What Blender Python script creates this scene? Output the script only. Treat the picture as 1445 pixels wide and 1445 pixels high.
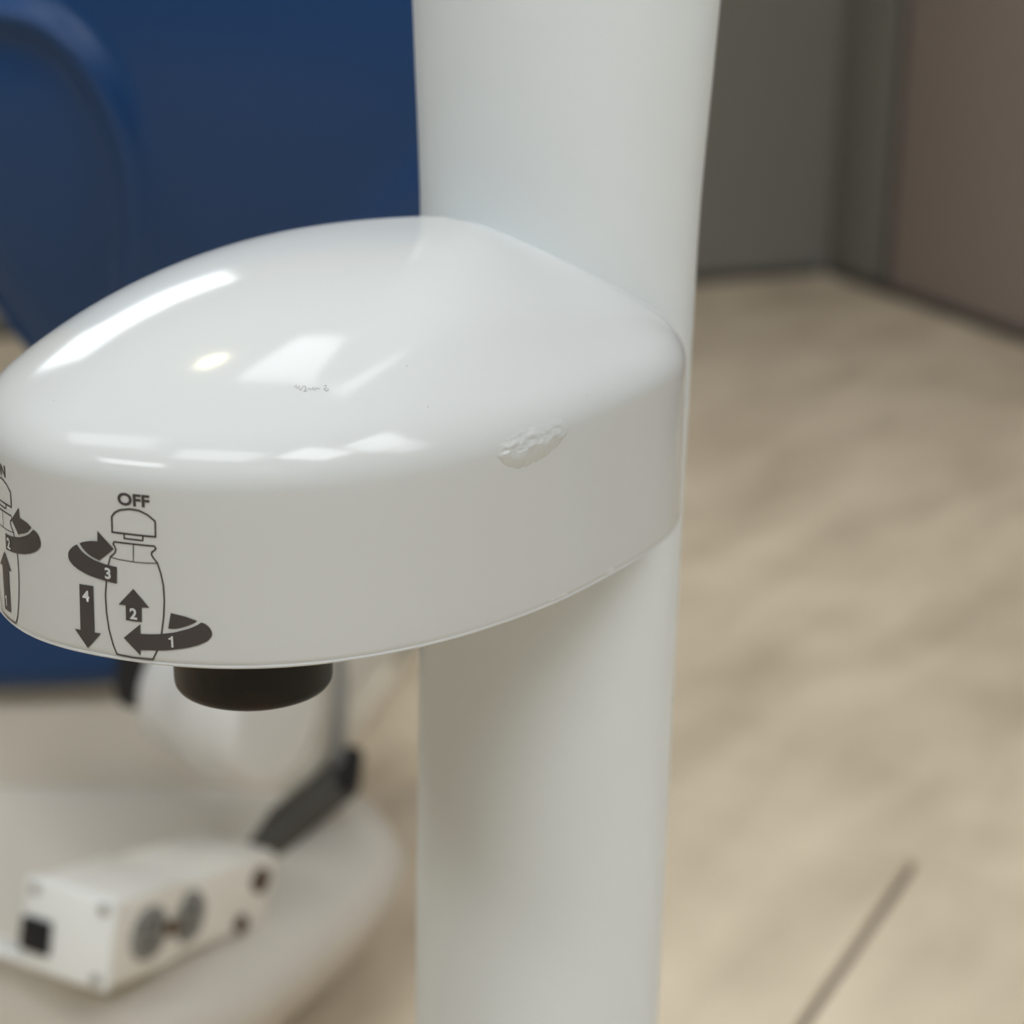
import bpy, bmesh, math, random
import numpy as np
from mathutils import Vector, Matrix, noise
from mathutils.geometry import tessellate_polygon

for o in list(bpy.data.objects):
    bpy.data.objects.remove(o)
S = bpy.context.scene
COL = S.collection
random.seed(4)

# ------------------------------------------------------------------ camera
F_PX, PITCH, ROLL, CAM_H = 2700.0, math.radians(18.4), math.radians(0.7), 0.78
fw = Vector((0, math.cos(PITCH), -math.sin(PITCH)))
up0 = Vector((1, 0, 0)).cross(fw)
rt = math.cos(ROLL) * Vector((1, 0, 0)) + math.sin(ROLL) * up0
up = rt.cross(fw)
cd = bpy.data.cameras.new('camera')
cam = bpy.data.objects.new('camera', cd)
COL.objects.link(cam)
m3 = Matrix((rt, up, -fw)).transposed()
cam.matrix_world = Matrix.Translation((0, 0, CAM_H)) @ m3.to_4x4()
cd.sensor_width = 36.0
cd.lens = 36.0 * F_PX / 1445.0
cd.clip_start = 0.02
cd.dof.use_dof = True
cd.dof.focus_distance = 0.465
cd.dof.aperture_fstop = 9.5
S.camera = cam

# ------------------------------------------------------------------ world, exposure
w = bpy.data.worlds.new('world')
S.world = w
w.use_nodes = True
w.node_tree.nodes['Background'].inputs[0].default_value = (0.8, 0.9, 1, 1)
w.node_tree.nodes['Background'].inputs[1].default_value = 0.3
vs = S.view_settings
vs.view_transform = 'Standard'
vs.look = 'None'
vs.gamma = 1.0
vs.use_curve_mapping = False
vs.exposure = 0.14

# ceiling light panels: place (x, y), radiance (each tuned for the brightness it gives), where it hangs
PANELS = {'over': ((0.05, 1.20), 7.2, 'nearest above the white post'),
          'r1': ((1.62, -0.45), 12.0, 'to the right of the post'),
          'r2': ((2.60, -0.80), 7.0, 'farthest to the right, added as side fill'),  # added out of view to brighten the right-hand faces
          'fr': ((0.85, -0.85), 13.0, 'behind the viewer on the right'),
          'f': ((-0.50, -0.55), 7.5, 'straight behind the viewer'),
          'l': ((-1.60, 0.50), 5.0, 'to the left of the chair'),
          'fl': ((-2.00, -1.00), 13.5, 'behind the viewer on the left'),
          'ff': ((0.40, -2.30), 2.0, 'farthest behind the viewer')}
WINDOW_L = 4.8       # daylight window
SPOT_L = 60.0        # warm downlight

# ------------------------------------------------------------------ materials
def mat(name, col, rough=0.5, spec=0.5, bump=None, coat=0.0, metal=0.0, var=None):
    m = bpy.data.materials.new(name)
    m.use_nodes = True
    nt = m.node_tree
    b = nt.nodes['Principled BSDF']
    b.inputs['Base Color'].default_value = (*col, 1)
    b.inputs['Roughness'].default_value = rough
    b.inputs['Specular IOR Level'].default_value = spec
    b.inputs['Coat Weight'].default_value = coat
    b.inputs['Metallic'].default_value = metal
    if bump or var:
        tc = nt.nodes.new('ShaderNodeTexCoord')
    if bump:
        n = nt.nodes.new('ShaderNodeTexNoise')
        n.inputs['Scale'].default_value = bump[0]
        n.inputs['Detail'].default_value = 3
        nt.links.new(tc.outputs['Object'], n.inputs['Vector'])
        bp = nt.nodes.new('ShaderNodeBump')
        bp.inputs['Strength'].default_value = bump[1]
        bp.inputs['Distance'].default_value = bump[2]
        nt.links.new(n.outputs['Fac'], bp.inputs['Height'])
        nt.links.new(bp.outputs['Normal'], b.inputs['Normal'])
    if var:
        n = nt.nodes.new('ShaderNodeTexNoise')
        n.inputs['Scale'].default_value = var[0]
        n.inputs['Detail'].default_value = 5
        nt.links.new(tc.outputs['Object'], n.inputs['Vector'])
        r = nt.nodes.new('ShaderNodeValToRGB')
        r.color_ramp.elements[0].position = 0.45
        r.color_ramp.elements[1].position = 0.7
        r.color_ramp.elements[0].color = (*col, 1)
        r.color_ramp.elements[1].color = (*var[1], 1)
        nt.links.new(n.outputs['Fac'], r.inputs['Fac'])
        nt.links.new(r.outputs['Color'], b.inputs['Base Color'])
    return m

def emis(name, col, strength):
    m = bpy.data.materials.new(name)
    m.use_nodes = True
    nt = m.node_tree
    nt.nodes.remove(nt.nodes['Principled BSDF'])
    e = nt.nodes.new('ShaderNodeEmission')
    e.inputs[0].default_value = (*col, 1)
    e.inputs[1].default_value = strength
    nt.links.new(e.outputs[0], nt.nodes['Material Output'].inputs[0])
    return m

M = {}
M['shroud'] = mat('glossy_white_plastic', (0.56, 0.57, 0.56), 0.11, 0.22, bump=(60, 0.02, 0.002))
M['post'] = mat('satin_white_paint', (0.70, 0.735, 0.74), 0.3, 0.35, bump=(900, 0.03, 0.0003))
M['chip'] = mat('chipped_filler', (0.54, 0.55, 0.535), 0.28, 0.5, bump=(500, 0.3, 0.0006))
M['print'] = mat('grey_brown_print', (0.056, 0.048, 0.046), 0.45, 0.3)
M['print_white'] = mat('white_print', (0.58, 0.59, 0.58), 0.4, 0.3)
M['pencil'] = mat('faint_grey_scuff', (0.33, 0.33, 0.33), 0.6, 0.2)
M['socket'] = mat('black_brown_resin', (0.002, 0.002, 0.002), 0.4, 0.25, var=(45, (0.035, 0.014, 0.003)))
M['vinyl'] = mat('navy_vinyl', (0.010, 0.045, 0.140), 0.36, 0.28, bump=(220, 0.04, 0.001))
M['casting'] = mat('ivory_casting', (0.60, 0.54, 0.44), 0.42, 0.4)
M['cover'] = mat('pale_grey_plastic', (0.64, 0.595, 0.52), 0.4, 0.4)
M['pivot'] = mat('white_pivot_plastic', (0.66, 0.655, 0.63), 0.35, 0.4)
M['box'] = mat('white_box_paint', (0.80, 0.77, 0.70), 0.4, 0.4)
M['lid'] = mat('white_lid_plastic', (0.86, 0.87, 0.84), 0.35, 0.4)
M['black'] = mat('plain_black', (0.008, 0.008, 0.01), 0.5, 0.4)
M['dark'] = mat('plain_dark_grey', (0.075, 0.07, 0.06), 0.6, 0.3)
M['outlet'] = mat('grey_outlet_plastic', (0.24, 0.235, 0.22), 0.5, 0.4)
M['slot'] = mat('outlet_slot_black', (0.02, 0.02, 0.02), 0.6, 0.3)
M['brass'] = mat('dull_brass', (0.12, 0.07, 0.035), 0.45, 0.5, metal=0.6)
M['screw'] = mat('steel_screw', (0.42, 0.42, 0.38), 0.4, 0.5, metal=0.7)
M['wall_grey'] = mat('dark_grey_wall', (0.235, 0.225, 0.2), 0.75, 0.2, bump=(40, 0.05, 0.002))
M['wall_warm'] = mat('warm_lit_taupe_wall', (0.365, 0.305, 0.275), 0.7, 0.25, bump=(40, 0.05, 0.002))  # brown-grey, with the warm light on these boards put into the colour
M['wall_light'] = mat('pale_wall', (0.16, 0.155, 0.15), 0.8, 0.2)
M['groove'] = mat('groove_and_shade', (0.06, 0.055, 0.05), 0.7, 0.2)
M['ceiling'] = mat('white_ceiling', (0.46, 0.46, 0.45), 0.9, 0.1)
M['frame'] = mat('white_metal_frame', (0.7, 0.7, 0.7), 0.5, 0.3)
M['subfloor'] = mat('joint_grey', (0.2, 0.18, 0.145), 0.9, 0.1)
def panel_mat(rad):
    k = 'led_panel_%.2f' % rad
    if k not in M:
        M[k] = emis('led_panel', (0.93, 0.97, 1.0), rad)
    return k
M['window_light'] = emis('daylight_pane', (0.88, 0.94, 1.0), WINDOW_L)
M['spot_light'] = emis('warm_lamp', (1.0, 0.86, 0.5), SPOT_L)

def floor_mat():
    m = bpy.data.materials.new('beige_stone_look_tile')
    m.use_nodes = True
    nt = m.node_tree
    N, L = nt.nodes.new, nt.links.new
    b = nt.nodes['Principled BSDF']
    b.inputs['Roughness'].default_value = 0.55
    b.inputs['Specular IOR Level'].default_value = 0.35
    tc = N('ShaderNodeTexCoord')
    oi = N('ShaderNodeObjectInfo')
    mul = N('ShaderNodeMath'); mul.operation = 'MULTIPLY'; mul.inputs[1].default_value = 0.15
    L(oi.outputs['Random'], mul.inputs[0])
    mp = N('ShaderNodeMapping')
    vr = N('ShaderNodeVectorRotate')
    vr.rotation_type = 'Z_AXIS'
    vr.inputs['Angle'].default_value = math.radians(-57)
    mp.inputs['Scale'].default_value = (3.2, 11.0, 1.0)
    geo = N('ShaderNodeNewGeometry')
    L(geo.outputs['Position'], vr.inputs['Vector'])
    L(vr.outputs['Vector'], mp.inputs['Vector'])
    n1 = N('ShaderNodeTexNoise'); n1.noise_dimensions = '4D'
    n1.inputs['Scale'].default_value = 1.0; n1.inputs['Detail'].default_value = 5; n1.inputs['Distortion'].default_value = 0.5
    L(mp.outputs['Vector'], n1.inputs['Vector']); L(mul.outputs[0], n1.inputs['W'])
    n2 = N('ShaderNodeTexNoise'); n2.noise_dimensions = '4D'
    n2.inputs['Scale'].default_value = 5.0; n2.inputs['Detail'].default_value = 4
    L(geo.outputs['Position'], n2.inputs['Vector']); L(mul.outputs[0], n2.inputs['W'])
    mx = N('ShaderNodeMix'); mx.data_type = 'FLOAT'; mx.inputs[0].default_value = 0.42
    L(n1.outputs['Fac'], mx.inputs[2]); L(n2.outputs['Fac'], mx.inputs[3])
    r = N('ShaderNodeValToRGB')
    e = r.color_ramp.elements
    e[0].position = 0.36; e[0].color = (0.53, 0.435, 0.315, 1)
    e[1].position = 0.63; e[1].color = (0.80, 0.685, 0.52, 1)
    k = e.new(0.46); k.color = (0.65, 0.545, 0.405, 1)
    L(mx.outputs[0], r.inputs['Fac'])
    L(r.outputs['Color'], b.inputs['Base Color'])
    return m
M['tile'] = floor_mat()

# ------------------------------------------------------------------ helpers
def link(name, me, m=None, parent=None, smooth=True):
    o = bpy.data.objects.new(name, me)
    COL.objects.link(o)
    if m is not None and not me.materials:
        me.materials.append(M[m])
    if parent is not None:
        o.parent = parent
    if smooth:
        me.shade_smooth()
    return o

def from_bm(name, bm, m, parent=None, smooth=True):
    bmesh.ops.recalc_face_normals(bm, faces=bm.faces)
    me = bpy.data.meshes.new(name)
    bm.to_mesh(me); bm.free()
    return link(name, me, m, parent, smooth)

def empty(name, loc, label=None, cat=None, kind=None):
    o = bpy.data.objects.new(name, None)
    o.empty_display_size = 0.05
    COL.objects.link(o)
    o.location = loc
    if label: o['label'] = label
    if cat: o['category'] = cat
    if kind: o['kind'] = kind
    return o

def sharp(o, deg=35):
    o.data.set_sharp_from_angle(angle=math.radians(deg))
    return o

def add_box(bm, c, ex, ey, ez, bevel=0.0, seg=3):
    """box centred at c with half-extent vectors ex, ey, ez"""
    c, ex, ey, ez = Vector(c), Vector(ex), Vector(ey), Vector(ez)
    v = [bm.verts.new(c + sx * ex + sy * ey + sz * ez) for sx in (-1, 1) for sy in (-1, 1) for sz in (-1, 1)]
    fs = [(0, 1, 3, 2), (4, 6, 7, 5), (0, 4, 5, 1), (2, 3, 7, 6), (0, 2, 6, 4), (1, 5, 7, 3)]
    faces = [bm.faces.new([v[i] for i in f]) for f in fs]
    bmesh.ops.recalc_face_normals(bm, faces=faces)
    if bevel:
        es = list({e for f in faces for e in f.edges})
        bmesh.ops.bevel(bm, geom=es, offset=bevel, segments=seg, profile=0.5, affect='EDGES')

def box(name, c, ex, ey, ez, m, parent, bevel=0.0, seg=3):
    bm = bmesh.new()
    add_box(bm, c, ex, ey, ez, bevel, seg)
    o = from_bm(name, bm, m, parent, smooth=bevel > 0)
    if bevel:
        sharp(o, 40)
    return o

def frame_of(axis, hint=(0, 0, 1)):
    a = Vector(axis).normalized()
    x = Vector(hint).cross(a)
    if x.length < 1e-4:
        x = Vector((1, 0, 0)).cross(a)
    x.normalize()
    return x, a.cross(x), a

def lathe(name, origin, axis, prof, m, parent, n=64, caps=True):
    """prof: list of (distance along the axis, radius)"""
    x, y, a = frame_of(axis)
    o = Vector(origin)
    bm = bmesh.new()
    rings = []
    for d, r in prof:
        rings.append([bm.verts.new(o + a * d + r * (math.cos(t) * x + math.sin(t) * y))
                      for t in [2 * math.pi * i / n for i in range(n)]])
    for A, B in zip(rings, rings[1:]):
        for i in range(n):
            bm.faces.new((A[i], A[(i + 1) % n], B[(i + 1) % n], B[i]))
    if caps:
        bm.faces.new(rings[0][::-1]); bm.faces.new(rings[-1])
    return sharp(from_bm(name, bm, m, parent), 50)

# ================================================================== SETTING
K = Vector((0.649, 3.953, 0))                      # floor corner of the two grey walls
E1 = Vector((0.919, 0.394, 0)).normalized()        # along the back wall, to the right
E2 = Vector((0.394, -0.919, 0)).normalized()       # along the right wall, towards the viewer
Z = Vector((0, 0, 1))
CEIL = 2.75
def R(a, b, z=0.0):
    return K + E1 * a + E2 * b + Z * z
RA, RB, RX, PB = -5.4, 6.6, 3.4, 2.2            # room: a from RA to RX, b from 0 to RB; the right wall is a partition of length PB

T1 = Vector((0.884, -0.468, 0)).normalized()       # tile directions
T2 = Vector((0.468, 0.884, 0)).normalized()
SA = Vector((0.3377, 1.4309, 0))                    # where the two tile joints meet

def struct(o):
    o['kind'] = 'structure'
    return o

fl = struct(box('floor', R((RA + RX) / 2, RB / 2, -0.045), E1 * ((RX - RA) / 2 + 0.1), E2 * (RB / 2 + 0.1), Z * 0.035, 'subfloor', None))
TW, TL, TH = 0.60, 1.20, 0.010
def tile_mesh(w, l):
    bm = bmesh.new()
    add_box(bm, (0, 0, -TH / 2), (w / 2, 0, 0), (0, l / 2, 0), (0, 0, TH / 2), 0.0006, 1)
    bmesh.ops.recalc_face_normals(bm, faces=bm.faces)
    me = bpy.data.meshes.new('floor_tile')
    bm.to_mesh(me); bm.free()
    me.materials.append(M['tile'])
    return me
tm = tile_mesh(TW - 0.0012, TL - 0.0012)
tm_gap = tile_mesh(TW - 0.0080, TL - 0.0012)
trot = math.atan2(T1.y, T1.x)
for j in range(-4, 6):                              # rows along T2, row -1 ends at the joint through SA
    for i in range(-12, 12):
        off = 0.0 if j % 2 else TW / 2
        c = SA + T1 * ((i + 0.5) * TW + off) + T2 * ((j + 0.5) * TL)
        rel = c - K
        a, b = rel.dot(E1), rel.dot(E2)
        if not (RA - 0.5 < a < RX + 0.5 and -0.55 < b < RB + 0.5):
            continue
        near = (j == -1 and i == 0)                 # the tile that leaves an open joint at its side
        t = bpy.data.objects.new('floor_tile', tm_gap if near else tm)
        COL.objects.link(t)
        t.location = c + T1 * (0.0034 if near else 0)
        t.rotation_euler = (0, 0, trot + (math.pi if random.random() < 0.5 else 0))
        t.parent = fl

cl = struct(box('ceiling', R((RA + RX) / 2, RB / 2, CEIL + 0.03), E1 * ((RX - RA) / 2 + 0.1), E2 * (RB / 2 + 0.1), Z * 0.03, 'ceiling', None))
WT = 0.05
wb = struct(box('wall_back', R((RA + RX) / 2, -WT, CEIL / 2), E1 * ((RX - RA) / 2 + 0.1), E2 * WT, Z * (CEIL / 2), 'wall_grey', None))
wr = struct(box('wall_right', R(0.02 + WT, PB / 2, CEIL / 2), E1 * WT, E2 * (PB / 2), Z * (CEIL / 2), 'groove', None))
wl = struct(box('wall_left', R(RA - WT, RB / 2, CEIL / 2), E1 * WT, E2 * (RB / 2), Z * (CEIL / 2), 'wall_light', None))
we = struct(box('wall_far_right', R(RX + WT, RB / 2, CEIL / 2), E1 * WT, E2 * (RB / 2), Z * (CEIL / 2), 'wall_light', None))
wf = struct(box('wall_front', R((RA + RX) / 2, RB + WT, CEIL / 2), E1 * ((RX - RA) / 2 + 0.1), E2 * WT, Z * (CEIL / 2), 'wall_light', None))
# right wall: upright boards with an open dark groove between them
B0 = 0.192
box('wall_panel', R(0.011, B0 / 2, CEIL / 2), E1 * 0.010, E2 * (B0 / 2 - 0.001), Z * (CEIL / 2 - 0.002), 'wall_grey', wr, 0.002, 2)
b0 = B0 + 0.034
pw = 1.22
while b0 < PB - 0.2:
    b1 = min(b0 + pw, PB)
    box('wall_panel', R(0.011, (b0 + b1) / 2, CEIL / 2), E1 * 0.010, E2 * ((b1 - b0) / 2), Z * (CEIL / 2 - 0.002), 'wall_warm', wr, 0.002, 2)
    b0 = b1 + 0.030
struct(box('shade_strip_back', R(RA / 2, 0.004, 0.009), E1 * (-RA / 2 - 0.02), E2 * 0.004, Z * 0.009, 'groove', None))  # dark strips painting the shadow line at the wall foot, no baseboards
struct(box('shade_strip_right', R(-0.004, PB / 2, 0.009), E1 * 0.004, E2 * (PB / 2 - 0.02), Z * 0.009, 'groove', None))

# window in the back wall, left of the view
win = struct(empty('window_1', R(-2.2, 0.0, 1.35)))
def wloc(v): return v - win.location
wa0, wa1, wz0, wz1 = -2.62, -1.58, 1.48, 2.15
box('window_pane', wloc(R((wa0 + wa1) / 2, 0.006, (wz0 + wz1) / 2)), E1 * ((wa1 - wa0) / 2), E2 * 0.004, Z * ((wz1 - wz0) / 2), 'window_light', win)
for a in (wa0, wa1):
    box('window_frame', wloc(R(a, 0.02, (wz0 + wz1) / 2)), E1 * 0.03, E2 * 0.02, Z * ((wz1 - wz0) / 2 + 0.03), 'frame', win)
for z in (wz0, wz1):
    box('window_frame', wloc(R((wa0 + wa1) / 2, 0.02, z)), E1 * ((wa1 - wa0) / 2 - 0.03), E2 * 0.02, Z * 0.03, 'frame', win)

# ceiling light panels, set out on the tile directions
for (px_, py_), rad, where in PANELS.values():
    if rad > 0:
        c = Vector((px_, py_, CEIL))
        e = empty('ceiling_light', c + Z * -0.02, 'flat white ceiling light panel ' + where, 'light')
        e['group'] = 'ceiling light panels'
        box('diffuser', (0, 0, 0.004), T1 * 0.55, T2 * 0.29, Z * 0.003, panel_mat(rad), e)
        for s in (-1, 1):
            box('frame_rail', T1 * (s * 0.562) + Z * 0.009, T1 * 0.012, T2 * 0.314, Z * 0.0105, 'frame', e)
            box('frame_rail', T2 * (s * 0.302) + Z * 0.009, T1 * 0.55, T2 * 0.012, Z * 0.0105, 'frame', e)

# warm downlight
e = empty('downlight', (-0.79, 1.64, CEIL), 'small round warm ceiling downlight between the light panels', 'light')
lathe('trim_ring', (0, 0, -0.012), (0, 0, 1), [(0, 0.075), (0.0, 0.085), (0.0115, 0.088), (0.0115, 0.075)], 'frame', e, 40, caps=False)
lathe('lamp', (0, 0, -0.006), (0, 0, 1), [(0, 0.072), (0.005, 0.072)], 'spot_light', e, 40)

# ================================================================== POST WITH BOTTLE HOLDER
post = empty('equipment_post', (0.0124, 0.575, 0),
             'white round equipment post carrying a domed bottle holder printed with OFF', 'post')
PO = Vector(post.location)
def post_c(z):
    return Vector((0.0106 + (z - 0.40) * 0.0095, 0.575, z)) - PO
bm = bmesh.new()
prof = [(0.012, .0420), (0.30, .0420), (0.40, .0420), (0.52, .0415), (0.60, .0415), (0.64, .0417), (0.675, .0418), (0.69, .0421), (0.705, .0427),
        (0.725, .0437), (0.745, .0446), (0.78, .0458), (0.83, .0467), (0.95, .0470), (1.15, .0470), (1.16, .0460), (1.162, .043)]
rings = []
n = 128
for z, r in prof:
    c = post_c(z)
    rings.append([bm.verts.new(c + Vector((r * math.cos(2 * math.pi * k / n), r * math.sin(2 * math.pi * k / n), 0))) for k in range(n)])
for A, B in zip(rings, rings[1:]):
    for k in range(n):
        bm.faces.new((A[k], A[(k + 1) % n], B[(k + 1) % n], B[k]))
bm.faces.new(rings[-1])
column = sharp(from_bm('column', bm, 'post', post), 45)
lathe('base_flange', post_c(0.0), (0, 0, 1), [(0.0, 0.085), (0.008, 0.085), (0.012, 0.081), (0.013, 0.045), (0.02, 0.040)], 'post', post, 64)

# ---- holder shroud: plan outline (rim) about C0, dome about C1
C0 = np.array([-0.065, 0.490]); AX = math.radians(47.68)      # axis from the bottle centre to the post
PHD = np.array([0, 8, 16, 22, 32.3, 37.8, 44.1, 50.8, 64.6, 83.7, 100.6, 115.5, 135.1, 155.1, 170.1, 180])
RRD = np.array([139, 137.5, 132.5, 126.3, 117.0, 108.3, 100.5, 93.5, 83.2, 75.9, 73.6, 73.4, 74.3, 74.8, 75.8, 76.8]) / 1000
_ph = np.radians(np.linspace(0, 180, 181)); KF = 15
_co = np.linalg.lstsq(np.cos(_ph[:, None] * np.arange(KF)), np.interp(np.degrees(_ph), PHD, RRD), rcond=None)[0]
def rmax(phi): return float(np.cos(phi * np.arange(KF)) @ _co)
def rim(phi):
    r = rmax(phi)
    return Vector((C0[0] + r * math.cos(phi + AX), C0[1] + r * math.sin(phi + AX), 0))
def rim_normal(phi):
    t = rim(phi + 1e-3) - rim(phi - 1e-3)
    return Vector((t.y, -t.x, 0)).normalized()
def tipw(phi):
    x = abs((math.degrees(phi) + 180) % 360 - 180)
    t = min(max((110 - x) / 75, 0), 1)
    return t * t * (3 - 2 * t)
ZB = 0.6018
DP = dict(d=.0783, dl=.0035, a=3.08, zc=.6511, zap=.6866, zct=.6535, at=1.72)
C1 = Vector((C0[0] + DP['d'] * math.cos(AX) - DP['dl'] * math.sin(AX), C0[1] + DP['d'] * math.sin(AX) + DP['dl'] * math.cos(AX), 0))

def profile(phi):
    """radial profile of the shroud at angle phi: list of world points from the bottom lip to the apex"""
    rp = rim(phi); d = rp - C1; Lr = d.length; u = d / Lr
    wt = tipw(phi)
    zc = DP['zc'] * (1 - wt) + DP['zct'] * wt
    a = DP['a'] * (1 - wt) + DP['at'] * wt
    t1, t2 = 0.0065 - 0.001 * wt, 0.0100 - 0.003 * wt
    def dome(s): return DP['zap'] - (DP['zap'] - zc) * s ** a
    pts = []
    for off, z in ((-0.0035, ZB + 0.004), (-0.0035, ZB + 0.0002), (-0.0030, ZB), (-0.0003, ZB), (0.0, ZB + 0.0003), (0.0, ZB + 0.0006),
                   (-0.0002, ZB + 0.0008), (-0.0002, ZB + 0.00095), (-0.00005, ZB + 0.00125)):
        pts.append(rp + u * off + Z * z)
    za, zb_ = ZB + 0.0022, zc - t1
    for k in range(9):
        pts.append(rp + Z * (za + (zb_ - za) * k / 8))
    s2 = 1 - t2 / Lr
    Aq = rp + Z * zb_; Bq = rp + Z * zc; Cq = C1 + d * s2 + Z * dome(s2)
    # control point on the dome tangent so that the blend is smooth
    sl = -(DP['zap'] - zc) * a * s2 ** (a - 1) / Lr
    Bq = rp + Z * (dome(s2) + sl * (Lr * (1 - s2)))
    for k in range(1, 15):
        t = k / 14
        pts.append(Aq * (1 - t) ** 2 + Bq * 2 * t * (1 - t) + Cq * t * t)
    for k in range(1, 41):
        s = s2 * (1 - k / 41)
        pts.append(C1 + d * s + Z * dome(s))
    return pts

NP = 420
bm = bmesh.new()
cols = [[bm.verts.new(p - PO) for p in profile(2 * math.pi * k / NP)] for k in range(NP)]
apex = bm.verts.new(C1 + Z * DP['zap'] - PO)
for k in range(NP):
    A, B = cols[k], cols[(k + 1) % NP]
    for q in range(len(A) - 1):
        bm.faces.new((A[q], B[q], B[q + 1], A[q + 1]))
    bm.faces.new((A[-1], B[-1], apex))
bm.faces.new([c[0] for c in cols][::-1])            # closed underside plate
shroud = sharp(from_bm('holder_shroud', bm, 'shroud', post), 50)
shroud['label'] = 'domed glossy white bottle holder with printed instructions'

# ---- black bottle socket below the holder
lathe('bottle_socket', Vector((-0.0677, 0.466, ZB - 0.0250)) - PO, (0, 0, 1),
      [(0.0, 0.0190), (0.0005, 0.0200), (0.0014, 0.0206), (0.0025, 0.0208), (0.0285, 0.0208)], 'socket', post, 96)

# ---- prints on the band, in (u, v) millimetres: u along the band, v above its lower edge
tabp = np.radians(np.linspace(-235, 70, 6101))
tabr = np.array([rim(p)[:2] for p in tabp])
tabu = np.concatenate([[0], np.cumsum(np.hypot(*np.diff(tabr, axis=0).T))])
tabu -= np.interp(math.radians(-155.08), tabp, tabu)
def on_band(u, v, off):
    phi = float(np.interp(u / 1000, tabu, tabp))
    return rim(phi) + rim_normal(phi) * off + Z * (ZB + v / 1000) - PO

def print_mesh(name, polys, m, off=0.00012, parent=None):
    """polys: list of (verts2d, faces) laid on the band"""
    bm = bmesh.new()
    for verts, faces in polys:
        vs_ = [bm.verts.new((x, y, 0)) for x, y in verts]
        for f in faces:
            if len(set(f)) > 2:
                try: bm.faces.new([vs_[i] for i in f])
                except ValueError: pass
    us = [v.co.x for v in bm.verts]
    x = math.floor(min(us)) + 0.75
    while x < max(us):
        bmesh.ops.bisect_plane(bm, geom=bm.verts[:] + bm.edges[:] + bm.faces[:], plane_co=(x, 0, 0), plane_no=(1, 0, 0))
        x += 1.0
    for v in bm.verts:
        v.co = on_band(v.co.x, v.co.y, off)
    for f in bm.faces:
        f.normal_update()
    me = bpy.data.meshes.new(name)
    bm.to_mesh(me); bm.free()
    return link(name, me, m, parent or shroud, smooth=True)

def poly(pts):
    tris = tessellate_polygon([[Vector((x, y, 0)) for x, y in pts]])
    return pts, [tuple(t) for t in tris]

def chaikin(pts, closed, it=2):
    for _ in range(it):
        out = []
        nn = len(pts)
        rng = range(nn if closed else nn - 1)
        if not closed: out.append(pts[0])
        for i in rng:
            a, b = pts[i], pts[(i + 1) % nn]
            out.append((a[0] * .75 + b[0] * .25, a[1] * .75 + b[1] * .25))
            out.append((a[0] * .25 + b[0] * .75, a[1] * .25 + b[1] * .75))
        if not closed: out.append(pts[-1])
        pts = out
    return pts

def stroke(pts, w, closed=False):
    P = [Vector(p) for p in pts]
    nn = len(P)
    verts, faces = [], []
    for i in range(nn):
        p0 = P[i - 1] if (closed or i > 0) else P[i]
        p1 = P[(i + 1) % nn] if (closed or i < nn - 1) else P[i]
        d0 = (P[i] - p0); d1 = (p1 - P[i])
        if d0.length < 1e-6: d0 = d1
        if d1.length < 1e-6: d1 = d0
        d0.normalize(); d1.normalize()
        n0 = Vector((-d0.y, d0.x)); n1 = Vector((-d1.y, d1.x))
        mm = (n0 + n1)
        mm = mm.normalized() if mm.length > 1e-4 else n0
        k = 1 / max(mm.dot(n0), 0.45)
        verts.append(tuple(P[i] + mm * (w / 2 * k)))
        verts.append(tuple(P[i] - mm * (w / 2 * k)))
    for i in range(nn if closed else nn - 1):
        j = (i + 1) % nn
        faces.append((2 * i, 2 * i + 1, 2 * j + 1, 2 * j))
    return verts, faces

def digit_one(cx, cy, h):
    k = h / 10.0
    P = [(-0.2, -5), (1.6, -5), (1.6, 5), (0.2, 5), (-0.3, 4.0), (-1.1, 3.3), (-2.4, 3.0), (-2.4, 1.7), (-0.2, 1.7)]
    return poly([(cx + x * k, cy + y * k) for x, y in P])
def text(s, cx, cy, h, width=None, bold=0.02, right=None):
    c = bpy.data.curves.new('t', 'FONT')
    c.body = s; c.size = 1.0; c.offset = bold; c.resolution_u = 6
    o = bpy.data.objects.new('t', c)
    COL.objects.link(o)
    me = bpy.data.meshes.new_from_object(o)
    vv = [(v.co.x, v.co.y) for v in me.vertices]
    ff = [tuple(p.vertices) for p in me.polygons]
    bpy.data.objects.remove(o); bpy.data.meshes.remove(me)
    xs = [a for a, b in vv]; ys = [b for a, b in vv]
    k = h / (max(ys) - min(ys))
    kx = (width / (max(xs) - min(xs))) if width else k
    mx, my = (max(xs) + min(xs)) / 2, (max(ys) + min(ys)) / 2
    if right is not None:
        cx = right - (max(xs) - mx) * kx
    return [(cx + (a - mx) * kx, cy + (b - my) * k) for a, b in vv], ff

CAP = [(-5.75, 32.3), (-5.65, 36.1), (-4.78, 37.2), (-3.39, 38.0), (-0.85, 38.5), (1.5, 38.35), (3.63, 37.5), (5.4, 36.1), (5.3, 32.3)]
BOTTLE = [(-5.41, 29.95), (4.88, 29.99), (5.22, 29.44), (4.83, 28.9), (4.19, 28.48), (4.08, 27.75), (4.55, 26.96), (5.41, 25.95), (6.18, 23.28),
          (6.65, 20.4), (6.7, 16.74), (6.35, 12.65), (5.64, 8.51), (4.49, 4.2), (3.07, 1.45), (-2.07, 1.27), (-6.37, 1.49), (-7.23, 3.73), (-8.15, 7.53),
          (-8.58, 11.96), (-8.59, 16.05), (-8.05, 20.02), (-7.28, 23.98), (-6.63, 26.08), (-5.39, 27.15), (-5.02, 28.11), (-5.29, 28.8), (-5.65, 29.3)]
def shift(pts, du): return [(x + du, y) for x, y in pts]
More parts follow.
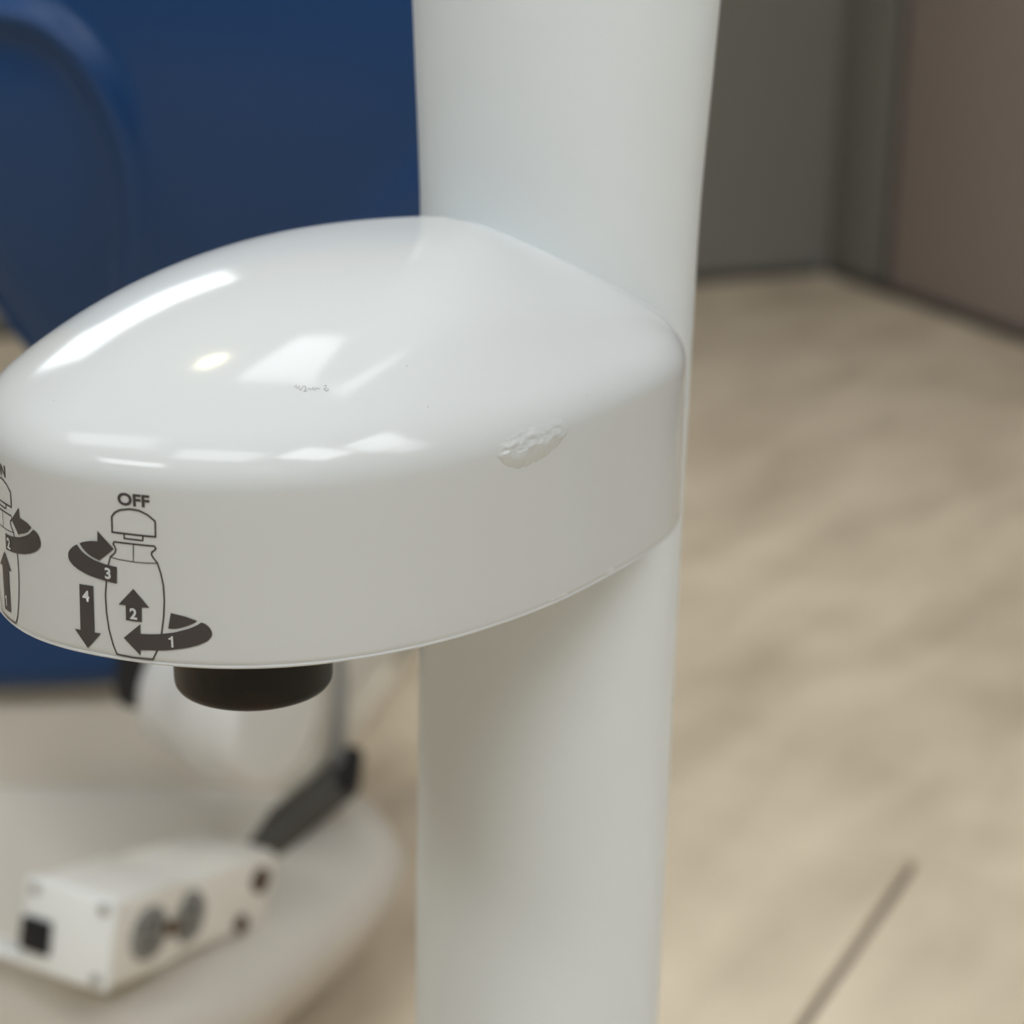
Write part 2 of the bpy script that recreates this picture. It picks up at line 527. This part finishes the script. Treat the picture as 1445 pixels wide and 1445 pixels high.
for nm, du in (('off', 0.0), ('on', -44.2)):
    pr = [stroke(shift(CAP, du), 0.45, True),
          stroke(shift([(-2.6, 32.2), (-2.66, 31.1), (2.05, 31.1), (2.15, 32.2)], du), 0.40),
          stroke(shift(BOTTLE, du), 0.40, True),
          stroke(shift([(-6.64, 26.0), (-4.12, 25.67), (-0.7, 25.55), (2.28, 25.6), (5.58, 25.85)], du), 0.22),
          stroke(shift([(-0.4, 30.0), (-0.62, 25.6)], du), 0.24)]
    print_mesh('printed_bottle_outline', pr, 'print')
print_mesh('printed_word', [text('OFF', 0.2, 40.75, 3.1, 8.1, 0.032)], 'print')
print_mesh('printed_word', [text('ON', 0, 40.70, 3.1, None, 0.028, right=-40.9)], 'print')

A2 = [(-1.0, 18.83), (2.88, 14.5), (0.94, 14.45), (0.74, 10.67), (-3.39, 10.65), (-3.25, 14.4), (-5.11, 14.4)]
A4 = [(-15.79, 17.9), (-11.81, 18.0), (-12.21, 6.15), (-10.41, 6.2), (-14.44, 1.74), (-18.01, 6.1), (-16.31, 6.12)]
A1 = [(-4.24, 6.05), (0.33, 10.11), (0.27, 7.64), (2.7, 7.8), (5.07, 8.12), (8.74, 8.86), (12.37, 10.08), (14.2, 10.95), (15.43, 11.8), (16.35, 11.5),
      (17.25, 10.7), (17.80, 9.7), (17.9, 8.95), (17.7, 8.3), (16.82, 7.23), (15.6, 6.55), (14.32, 5.99), (12.5, 5.4), (10.36, 4.88), (8, 4.4), (5.6, 4.03), (0.05, 3.49), (-0.03, 2.09)]
A1B = [(8.14, 13.73), (11.5, 13.1), (14.5, 12.15), (13.6, 11.5), (12.3, 10.85), (11.0, 10.35), (9.8, 9.95), (8.42, 9.72), (7.34, 9.72)]
A3 = [(-15.78, 27.81), (-16.9, 27.15), (-17.87, 26.27), (-18.4, 25.5), (-18.58, 24.75), (-18.5, 23.9), (-18.12, 23.17), (-17.1, 22.25), (-15.81, 21.54),
      (-14, 20.9), (-12.07, 20.4), (-8.42, 19.85), (-5.27, 19.55), (-5.02, 23.73), (-8.15, 24.04), (-10.75, 24.58), (-12.1, 25.05), (-13.37, 25.64), (-14.3, 26.2), (-14.99, 26.84)]
A3H = [(-9.75, 32.13), (-5.53, 28.15), (-9.65, 24.75), (-11.6, 25.35), (-12.7, 25.9), (-13.55, 26.55), (-14.35, 27.3), (-15.0, 28.2), (-14.3, 28.6), (-13.14, 28.97), (-11.5, 29.35), (-9.89, 29.46)]
O2 = [(-43.6, 24.43), (-41, 24.5), (-38.91, 24.8), (-35.68, 25.51), (-33.4, 26.35), (-31.56, 27.32), (-29.63, 28.87), (-28.6, 28.45), (-27.84, 27.8), (-27.4, 26.95),
      (-27.26, 25.99), (-27.5, 25.1), (-28.18, 24.34), (-29.4, 23.4), (-31.11, 22.56), (-33.5, 21.75), (-36.18, 21.15), (-40, 20.5), (-43.9, 20.15)]
O2H = [(-39.18, 29.14), (-35.21, 33.12), (-35.19, 30.61), (-33.6, 30.4), (-32.21, 30.08), (-31.2, 29.7), (-30.33, 29.2), (-31.2, 28.45), (-32.27, 27.6), (-33.8, 26.9), (-35.61, 26.35), (-36.04, 25.85)]
O1 = [(-45.2, 19.2), (-41.56, 14.9), (-43.3, 14.9), (-43.9, 3.4), (-48.2, 3.1), (-47.6, 14.8), (-49.3, 14.8)]
for pl, dg in (([A2], ('2', -1.28, 12.55)), ([A4], ('4', -14.0, 15.2)), ([A1, A1B], ('1', 8.0, 6.5)), ([A3, A3H], ('3', -7.5, 21.85)),
               ([O2, O2H], ('2', -41.7, 22.3)), ([O1], ('1', -46.3, 6.0))):
    o = print_mesh('printed_arrow', [poly(p) for p in pl], 'print', 0.00016)
    print_mesh('printed_number', [digit_one(dg[1], dg[2], 2.85) if dg[0] == '1' else text(dg[0], dg[1], dg[2], 2.85, None, 0.032)], 'print_white', 0.00028)

# ---- blister of chipped filler on the edge, and small nicks along the lower lip
def surf_pt(phi, q):
    P = profile(phi)
    i = min(int(q), len(P) - 2); t = q - i
    return P[i] * (1 - t) + P[i + 1] * t
def surf_n(phi, q):
    du = surf_pt(phi + 0.004, q) - surf_pt(phi - 0.004, q)
    dv = surf_pt(phi, q + 0.3) - surf_pt(phi, q - 0.3)
    return du.cross(dv).normalized()
def chip(name, ph0, ph1, qlo, qhi, height, seed, nu=44, nv=22):
    bm = bmesh.new()
    g = []
    for i in range(nu + 1):
        t = i / nu
        phi = math.radians(ph0 + (ph1 - ph0) * t)
        lo, hi = qlo(t), qhi(t)
        col = []
        for j in range(nv + 1):
            k = j / nv
            q = lo + (hi - lo) * k
            p, nn = surf_pt(phi, q), surf_n(phi, q)
            pp = p * 1000
            nz = noise.fractal(Vector((pp.x * 0.45 + seed, pp.y * 0.45, pp.z * 0.8)), 0.7, 2.0, 4)
            edge = min(t, 1 - t) * 6
            e = min(1, k * 12) * (1 - k) ** 0.8 * min(1, edge)
            col.append(bm.verts.new(p + nn * (-0.00012 + e * height * (1.0 + 0.75 * nz)) - PO))
        g.append(col)
    for i in range(nu):
        for j in range(nv):
            bm.faces.new((g[i][j], g[i + 1][j], g[i + 1][j + 1], g[i][j + 1]))
    return from_bm(name, bm, 'chip', shroud)
def row_at(mm):
    return 17 + (mm / 5.2 if mm < 0 else mm / 0.85)
# profile rows: 9..17 wall, 18..31 rounded edge, 32.. dome
chip('edge_chip', -84.8, -65.3,
     lambda t: row_at(3.0 - 8.0 * math.sqrt(max(0, 1 - abs((t - 0.42) / (0.42 if t < 0.42 else 0.58)) ** 1.7))),
     lambda t: row_at(3.6 + 1.6 * math.sin(t * math.pi) + 0.4 * math.sin(t * 17)), 0.00085, 3.1)
chip('lip_nick', -70.6, -64.0, lambda t: 7.6, lambda t: 9.1 + 0.3 * math.sin(t * math.pi), 0.00020, 7.7, 24, 8)
chip('lip_nick', -54.3, -51.6, lambda t: 7.6, lambda t: 9.0 + 0.4 * math.sin(t * math.pi), 0.00040, 1.3, 20, 10)

# ---- faint grey scribble and specks on the dome
def dome_pt(x, y, off):
    v = Vector((x, y, 0)) - C1
    ang = math.atan2(v.y, v.x)
    best = min(DOME_TAB, key=lambda q: abs((q[0] - ang + math.pi) % (2 * math.pi) - math.pi))
    _, phi, Lr = best
    s = v.length / Lr
    wt = tipw(phi)
    zc = DP['zc'] * (1 - wt) + DP['zct'] * wt
    a = DP['a'] * (1 - wt) + DP['at'] * wt
    return Vector((x, y, DP['zap'] - (DP['zap'] - zc) * s ** a + off)) - PO
DOME_TAB = []
for k in range(2000):
    ph_ = 2 * math.pi * k / 2000
    d_ = rim(ph_) - C1
    DOME_TAB.append((math.atan2(d_.y, d_.x), ph_, d_.length))
def dome_marks(name, paths, w, m):
    bm = bmesh.new()
    for p in paths:
        vv, ff = stroke(p, w)
        bv = [bm.verts.new(dome_pt((x - 0.3) / 1000, (y + 2.6) / 1000, 0.00010)) for x, y in vv]
        for f in ff:
            bm.faces.new([bv[i] for i in f])
    me = bpy.data.meshes.new(name)
    bm.to_mesh(me); bm.free()
    return link(name, me, m, shroud)
dome_marks('pencil_scribble', [
    [(-51.4, 433.5), (-50.9, 434.3), (-50.6, 433.3), (-50.2, 434.2), (-49.9, 432.9)],
    [(-49.7, 433.0), (-49.2, 434.3), (-48.7, 434.2), (-48.6, 433.3), (-48.9, 432.8), (-48.3, 433.0)],
    [(-48.0, 433.6), (-47.5, 433.7)],
    [(-47.2, 433.4), (-46.9, 434.2), (-46.5, 433.5), (-46.1, 434.3), (-45.8, 433.9), (-45.3, 434.2)],
    [(-44.5, 434.9), (-44.0, 435.3), (-43.9, 434.5), (-44.4, 434.2), (-43.8, 433.7), (-43.3, 434.1), (-43.5, 434.5)]], 0.16, 'pencil')
for (x, y) in ((-25.7, 446.4), (-20.2, 438.5), (-53.2, 463.5), (-110.2, 441.6), (18.8, 470.5)):
    dome_marks('speck', [[(x, y), (x + 0.35, y - 0.25)]], 0.22, 'pencil')

# ================================================================== DENTAL CHAIR
chair = empty('dental_chair', (-0.30, 1.30, 0), 'navy vinyl dental chair on an ivory and white base, behind the white post', 'chair')
CO = Vector(chair.location)
AB = Vector((-0.226, 0.970, 0))                      # foot of the near corner of the outlet box
def T(t1, t2, z=0.0):
    return AB + T1 * t1 + T2 * t2 + Z * z - CO

# base cover: lofted boxy oval, belly at mid height
bm = bmesh.new()
lev = [(z * .166, hw * .225, hl * .187) for z, hw, hl in ((0, .62, .8), (.05, .70, .84), (.18, .82, .9), (.33, .9, .95), (.48, .96, .985), (.62, 1, 1),
       (.72, .93, 1), (.80, .81, .99), (.88, .71, .98), (.95, .65, .96), (.985, .61, .93), (1, .56, .88))]
n = 96
rings = []
for z, hw, hl in lev:
    ring = []
    for k in range(n):
        t = 2 * math.pi * k / n
        c, s = math.cos(t), math.sin(t)
        ex = 2 / 3.4
        ring.append(bm.verts.new(T(-0.195 + hw * math.copysign(abs(c) ** ex, c), 0.177 + hl * math.copysign(abs(s) ** ex, s), z)))
    rings.append(ring)
for A, B in zip(rings, rings[1:]):
    for k in range(n):
        bm.faces.new((A[k], A[(k + 1) % n], B[(k + 1) % n], B[k]))
bm.faces.new(rings[0][::-1]); bm.faces.new(rings[-1])
from_bm('base_cover', bm, 'cover', chair)

def extruded(name, outline, y0, y1, m, parent, bevel, tilt=0.0, seg=5):
    """outline in world x, z; tilt leans the top away from the viewer"""
    zmid = sum(p[1] for p in outline) / len(outline)
    bm = bmesh.new()
    fr = [bm.verts.new(Vector((x, y0 + (z - zmid) * tilt, z)) - CO) for x, z in outline]
    bk = [bm.verts.new(Vector((x, y1 + (z - zmid) * tilt, z)) - CO) for x, z in outline]
    nn = len(fr)
    f1 = bm.faces.new(fr); bm.faces.new(bk[::-1])
    for i in range(nn):
        bm.faces.new((fr[i], bk[i], bk[(i + 1) % nn], fr[(i + 1) % nn]))
    bmesh.ops.recalc_face_normals(bm, faces=bm.faces)
    es = [e for e in bm.edges if (e.verts[0] in fr) == (e.verts[1] in fr)]
    bmesh.ops.bevel(bm, geom=es, offset=bevel, segments=seg, profile=0.5, affect='EDGES')
    return sharp(from_bm(name, bm, m, parent), 50)

arm = extruded('lift_arm', chaikin([(-.56, .135), (-.36, .132), (-.24, .130), (-.175, .128), (-.112, .185), (-.095, .205), (-.060, .249), (-.030, .290), (-.030, .335), (-.56, .335)], True, 2),
               1.24, 1.52, 'casting', chair, 0.022, tilt=0.45)
box('grey_strip', Vector((-0.1185, 1.233, 0.236)) - CO, (0.004, 0, 0), (0, 0.012, 0), (0.002, 0.006, 0.052), 'outlet', chair, 0.002, 2)  # narrow upright grey strip on the arm front
lathe('screw', Vector((-0.0725, 1.245, 0.266)) - CO, (0, -1, 0.1), [(-0.006, .006), (0.002, .006), (0.003, .004)], 'screw', chair, 20)
# dark bar filling the slot between arm and base
d0, d1 = Vector((-0.108, 1.225, 0.180)), Vector((-0.186, 1.165, 0.137))
dv = (d1 - d0)
box('slot_bar', (d0 + d1) / 2 - CO, dv / 2, Vector((0, 0.02, 0)), dv.cross(Vector((0, 1, 0))).normalized() * 0.011, 'dark', chair, 0.004, 2)
lathe('slot_bar_end', d0 + Vector((-0.004, -0.025, 0.002)) - CO, (0, 1, 0), [(-0.003, .006), (0, .0085), (0.04, .0085)], 'black', chair, 24)

# white pivot drum
lathe('pivot_drum', Vector((-0.141, 1.080, 0.287)) - CO, -T1, [(-0.0010, .030), (0.0, .041), (0.0012, .0445), (0.004, .0475), (0.009, .0490), (0.035, .0488), (0.046, .0465),
      (0.055, .0415), (0.062, .0385), (0.070, .0375), (0.082, .036), (0.085, .033)], 'pivot', chair, 80)
lathe('black_stub', Vector((-0.247, 1.150, 0.262)) - CO, (0.25, 0.0, 1), [(0, .008), (0.003, .012), (0.012, .015), (0.03, .016), (0.05, .016), (0.053, .012)], 'black', chair, 32)  # small black stub by the left end of the drum

# seat cushion (dark lower block of blue)
seat = extruded('seat_cushion', chaikin([(-.77, .224), (-.38, .229), (-.24, .240), (-.214, .262), (-.214, .33), (-.245, .355), (-.77, .355)], True, 2), 1.215, 1.55, 'vinyl', chair, 0.03, 0.0)

# backrest: upholstered slab with a raised, rolled pad
outl = [(-.420, .865), (-.405, .82), (-.378, .766), (-.337, .672), (-.318, .601), (-.301, .536), (-.286, .502), (-.257, .473), (-.20, .443), (-.106, .459), (-.04, .46),
        (-.006, .497), (.006, .613), (.006, .72), (.004, .80), (-.02, .855), (-.08, .872), (-.20, .878), (-.32, .882), (-.40, .885)]
outl = chaikin(outl, True, 3)
OP = np.array(outl)
def edge_dist(x, z):
    a = OP; b = np.roll(OP, -1, axis=0)
    d = b - a; p = np.array((x, z))
    t = np.clip(((p - a) * d).sum(1) / (d * d).sum(1), 0, 1)
    return float(np.hypot(*(a + d * t[:, None] - p).T).min())
RIDGE = np.array(chaikin([(-.42, .705), (-.33, .713), (-.29, .712), (-.255, .710), (-.238, .704), (-.222, .689), (-.209, .665), (-.203, .637), (-.202, .608), (-.205, .579), (-.212, .549), (-.222, .50), (-.23, .45)], False, 2))
RIDGE2 = np.array([(-.13, .56), (-.10, .605), (-.075, .631), (-.049, .656), (-.018, .681), (.02, .70)])
def poly_dist(P, x, z):
    a, b = P[:-1], P[1:]
    d = b - a; p = np.array((x, z))
    t = np.clip(((p - a) * d).sum(1) / (d * d).sum(1), 0, 1)
    q = a + d * t[:, None] - p
    i = int(np.argmin(np.hypot(*q.T)))
    side = d[i, 0] * (p[1] - a[i, 1]) - d[i, 1] * (p[0] - a[i, 0])
    return float(np.hypot(*q[i])), side
YB = 1.0
def back_y(x, z):
    e = edge_dist(x, z)
    rr = 0.038
    k = min(e, rr) / rr
    y = YB + rr * (1 - math.sqrt(max(0, 1 - (1 - k) ** 2)))
    y += 0.10 * ((x + 0.15) / 0.3) ** 2 * 0.35 + (1.5 if z < 0.73 else 0.8) * (z - 0.73) ** 2
    d, s = poly_dist(RIDGE, x, z)
    y -= 0.012 * math.exp(-(d / 0.0085) ** 2)
    if s < 0:                                        # inside of the rolled pad
        y -= 0.004 * (1 - math.exp(-(d / 0.03) ** 2))
    d2, s2 = poly_dist(RIDGE2, x, z)
    if s2 < 0:
        y -= 0.010 * (1 - math.exp(-(d2 / 0.022) ** 2))
    return y
bm = bmesh.new()
cx, cz = -0.16, 0.67
NR = 70
rings = []
OL = [OP[i] for i in range(len(OP))]
# resample the outline evenly
per = np.concatenate([[0], np.cumsum(np.hypot(*(np.roll(OP, -1, 0) - OP).T))])
NN = 260
ev = [(np.interp(t, per, np.append(OP[:, 0], OP[0, 0])), np.interp(t, per, np.append(OP[:, 1], OP[0, 1]))) for t in np.linspace(0, per[-1], NN, endpoint=False)]
for q in range(NR + 1):
    s = 1 - (1 - q / NR) ** 1.35
    s = max(s, 0.012)
    ring = []
    for (x, z) in ev:
        xx, zz = cx + (x - cx) * s, cz + (z - cz) * s
        ring.append(bm.verts.new(Vector((xx, back_y(xx, zz), zz)) - CO))
    rings.append(ring)
for dy in (0.02, 0.06, 0.08):
    s = 1.0 if dy < 0.05 else 0.97 if dy < 0.07 else 0.90
    rings.append([bm.verts.new(Vector((cx + (x - cx) * s, back_y(x, z) + dy, cz + (z - cz) * s)) - CO) for (x, z) in ev])
for A, B in zip(rings, rings[1:]):
    for k in range(NN):
        bm.faces.new((A[k], A[(k + 1) % NN], B[(k + 1) % NN], B[k]))
bm.faces.new(rings[0]); bm.faces.new(rings[-1])
from_bm('backrest', bm, 'vinyl', chair)
box('backrest_bracket', Vector((-0.16, 1.25, 0.50)) - CO, (0.05, 0, 0), (0, 0.012, 0), (0, -0.05, 0.20), 'casting', chair, 0.008, 2)

# outlet box on the base
a_ = Vector((-0.0560, 0.0294, -0.0003)); b_ = Vector((-0.0058, -0.0115, -0.0512)); c_ = Vector((0.077, 0.1464, -0.0415))
A0 = Vector((-0.226, 0.970, 0.2176))
an, bn, cn = a_.normalized(), b_.normalized(), c_.normalized()
LA, LB, LC = a_.length, b_.length, c_.length
obox = empty('outlet_box', T(0, 0, 0.166)); obox.parent = chair
OO = CO + obox.location
def Q(fa, fb, fc, out=0.0):
    """point on the box: fractions along the lid, down, and back; out = metres beyond the right-hand face"""
    return A0 + a_ * fa + b_ * fb + c_ * fc - an * out - OO
def qbox(name, fa, fb, fc, m, parent, bev=0.002, grow=0.0):
    ctr = Q((fa[0] + fa[1]) / 2, (fb[0] + fb[1]) / 2, (fc[0] + fc[1]) / 2)
    return box(name, ctr, an * (LA * (fa[1] - fa[0]) / 2 + grow), bn * (LB * (fb[1] - fb[0]) / 2 + grow), cn * (LC * (fc[1] - fc[0]) / 2), m, parent, bev, 3)
body = qbox('box_body', (0.0, 1.0), (0.0, 1.0), (0.03, 0.42), 'box', obox, 0.003)
qbox('rear_housing', (0.03, 1.0), (0.05, 0.98), (0.42, 1.0), 'box', obox, 0.004)
lid = qbox('lid', (0, 1), (0, 1), (0.0, 0.028), 'lid', obox, 0.0022, 0.0012)
qbox('mounting_flange', (1.0, 3.2), (0.93, 1.0), (0.0, 0.12), 'lid', obox, 0.001)
qbox('rocker_switch', (0.66, 0.99), (0.42, 0.80), (-0.022, 0.01), 'black', obox, 0.001)
for fa, fb in ((0.09, 0.10), (0.10, 0.90), (0.90, 0.10)):
    lathe('screw', Q(fa, fb, 0.0), -cn, [(-0.004, .0036), (0.0012, .0036), (0.0018, .0026)], 'screw', obox, 20)
for fc in (0.215, 0.455):
    o = lathe('outlet', Q(0.0 if fc < .4 else 0.03, 0.50, fc), -an, [(-0.004, .0168), (0.0012, .0168), (0.0020, .0155)], 'outlet', obox, 40)
    base = Q(0.0 if fc < .4 else 0.03, 0.50, fc, 0.0021)
    for sb, sc, hb, hc in ((-0.005, -0.0055, .0042, .0012), (-0.005, 0.0055, .0042, .0012), (0.0065, 0.0, .0026, .0026)):
        box('outlet_slot', base + bn * sb + cn * sc, an * 0.0006, bn * hb, cn * hc, 'slot', o)
box('outlet_bridge', Q(0.0, 0.52, 0.335, 0.0008), an * 0.003, bn * 0.004, cn * 0.006, 'brass', obox, 0.0006, 1)
for fb, fc, r, m in ((0.36, 0.90, .0085, 'brass'), (0.84, 0.80, .0062, 'brass')):
    p = lathe('socket_port', Q(0.03, fb, fc), -an, [(-0.004, r), (0.0022, r), (0.003, r * .8), (0.003, r * .55), (0.0015, r * .5)], m, obox, 28)
    lathe('port_hole', Q(0.03, fb, fc, 0.0016), -an, [(-0.001, r * .5), (0.0006, r * .5)], 'black', p, 20)
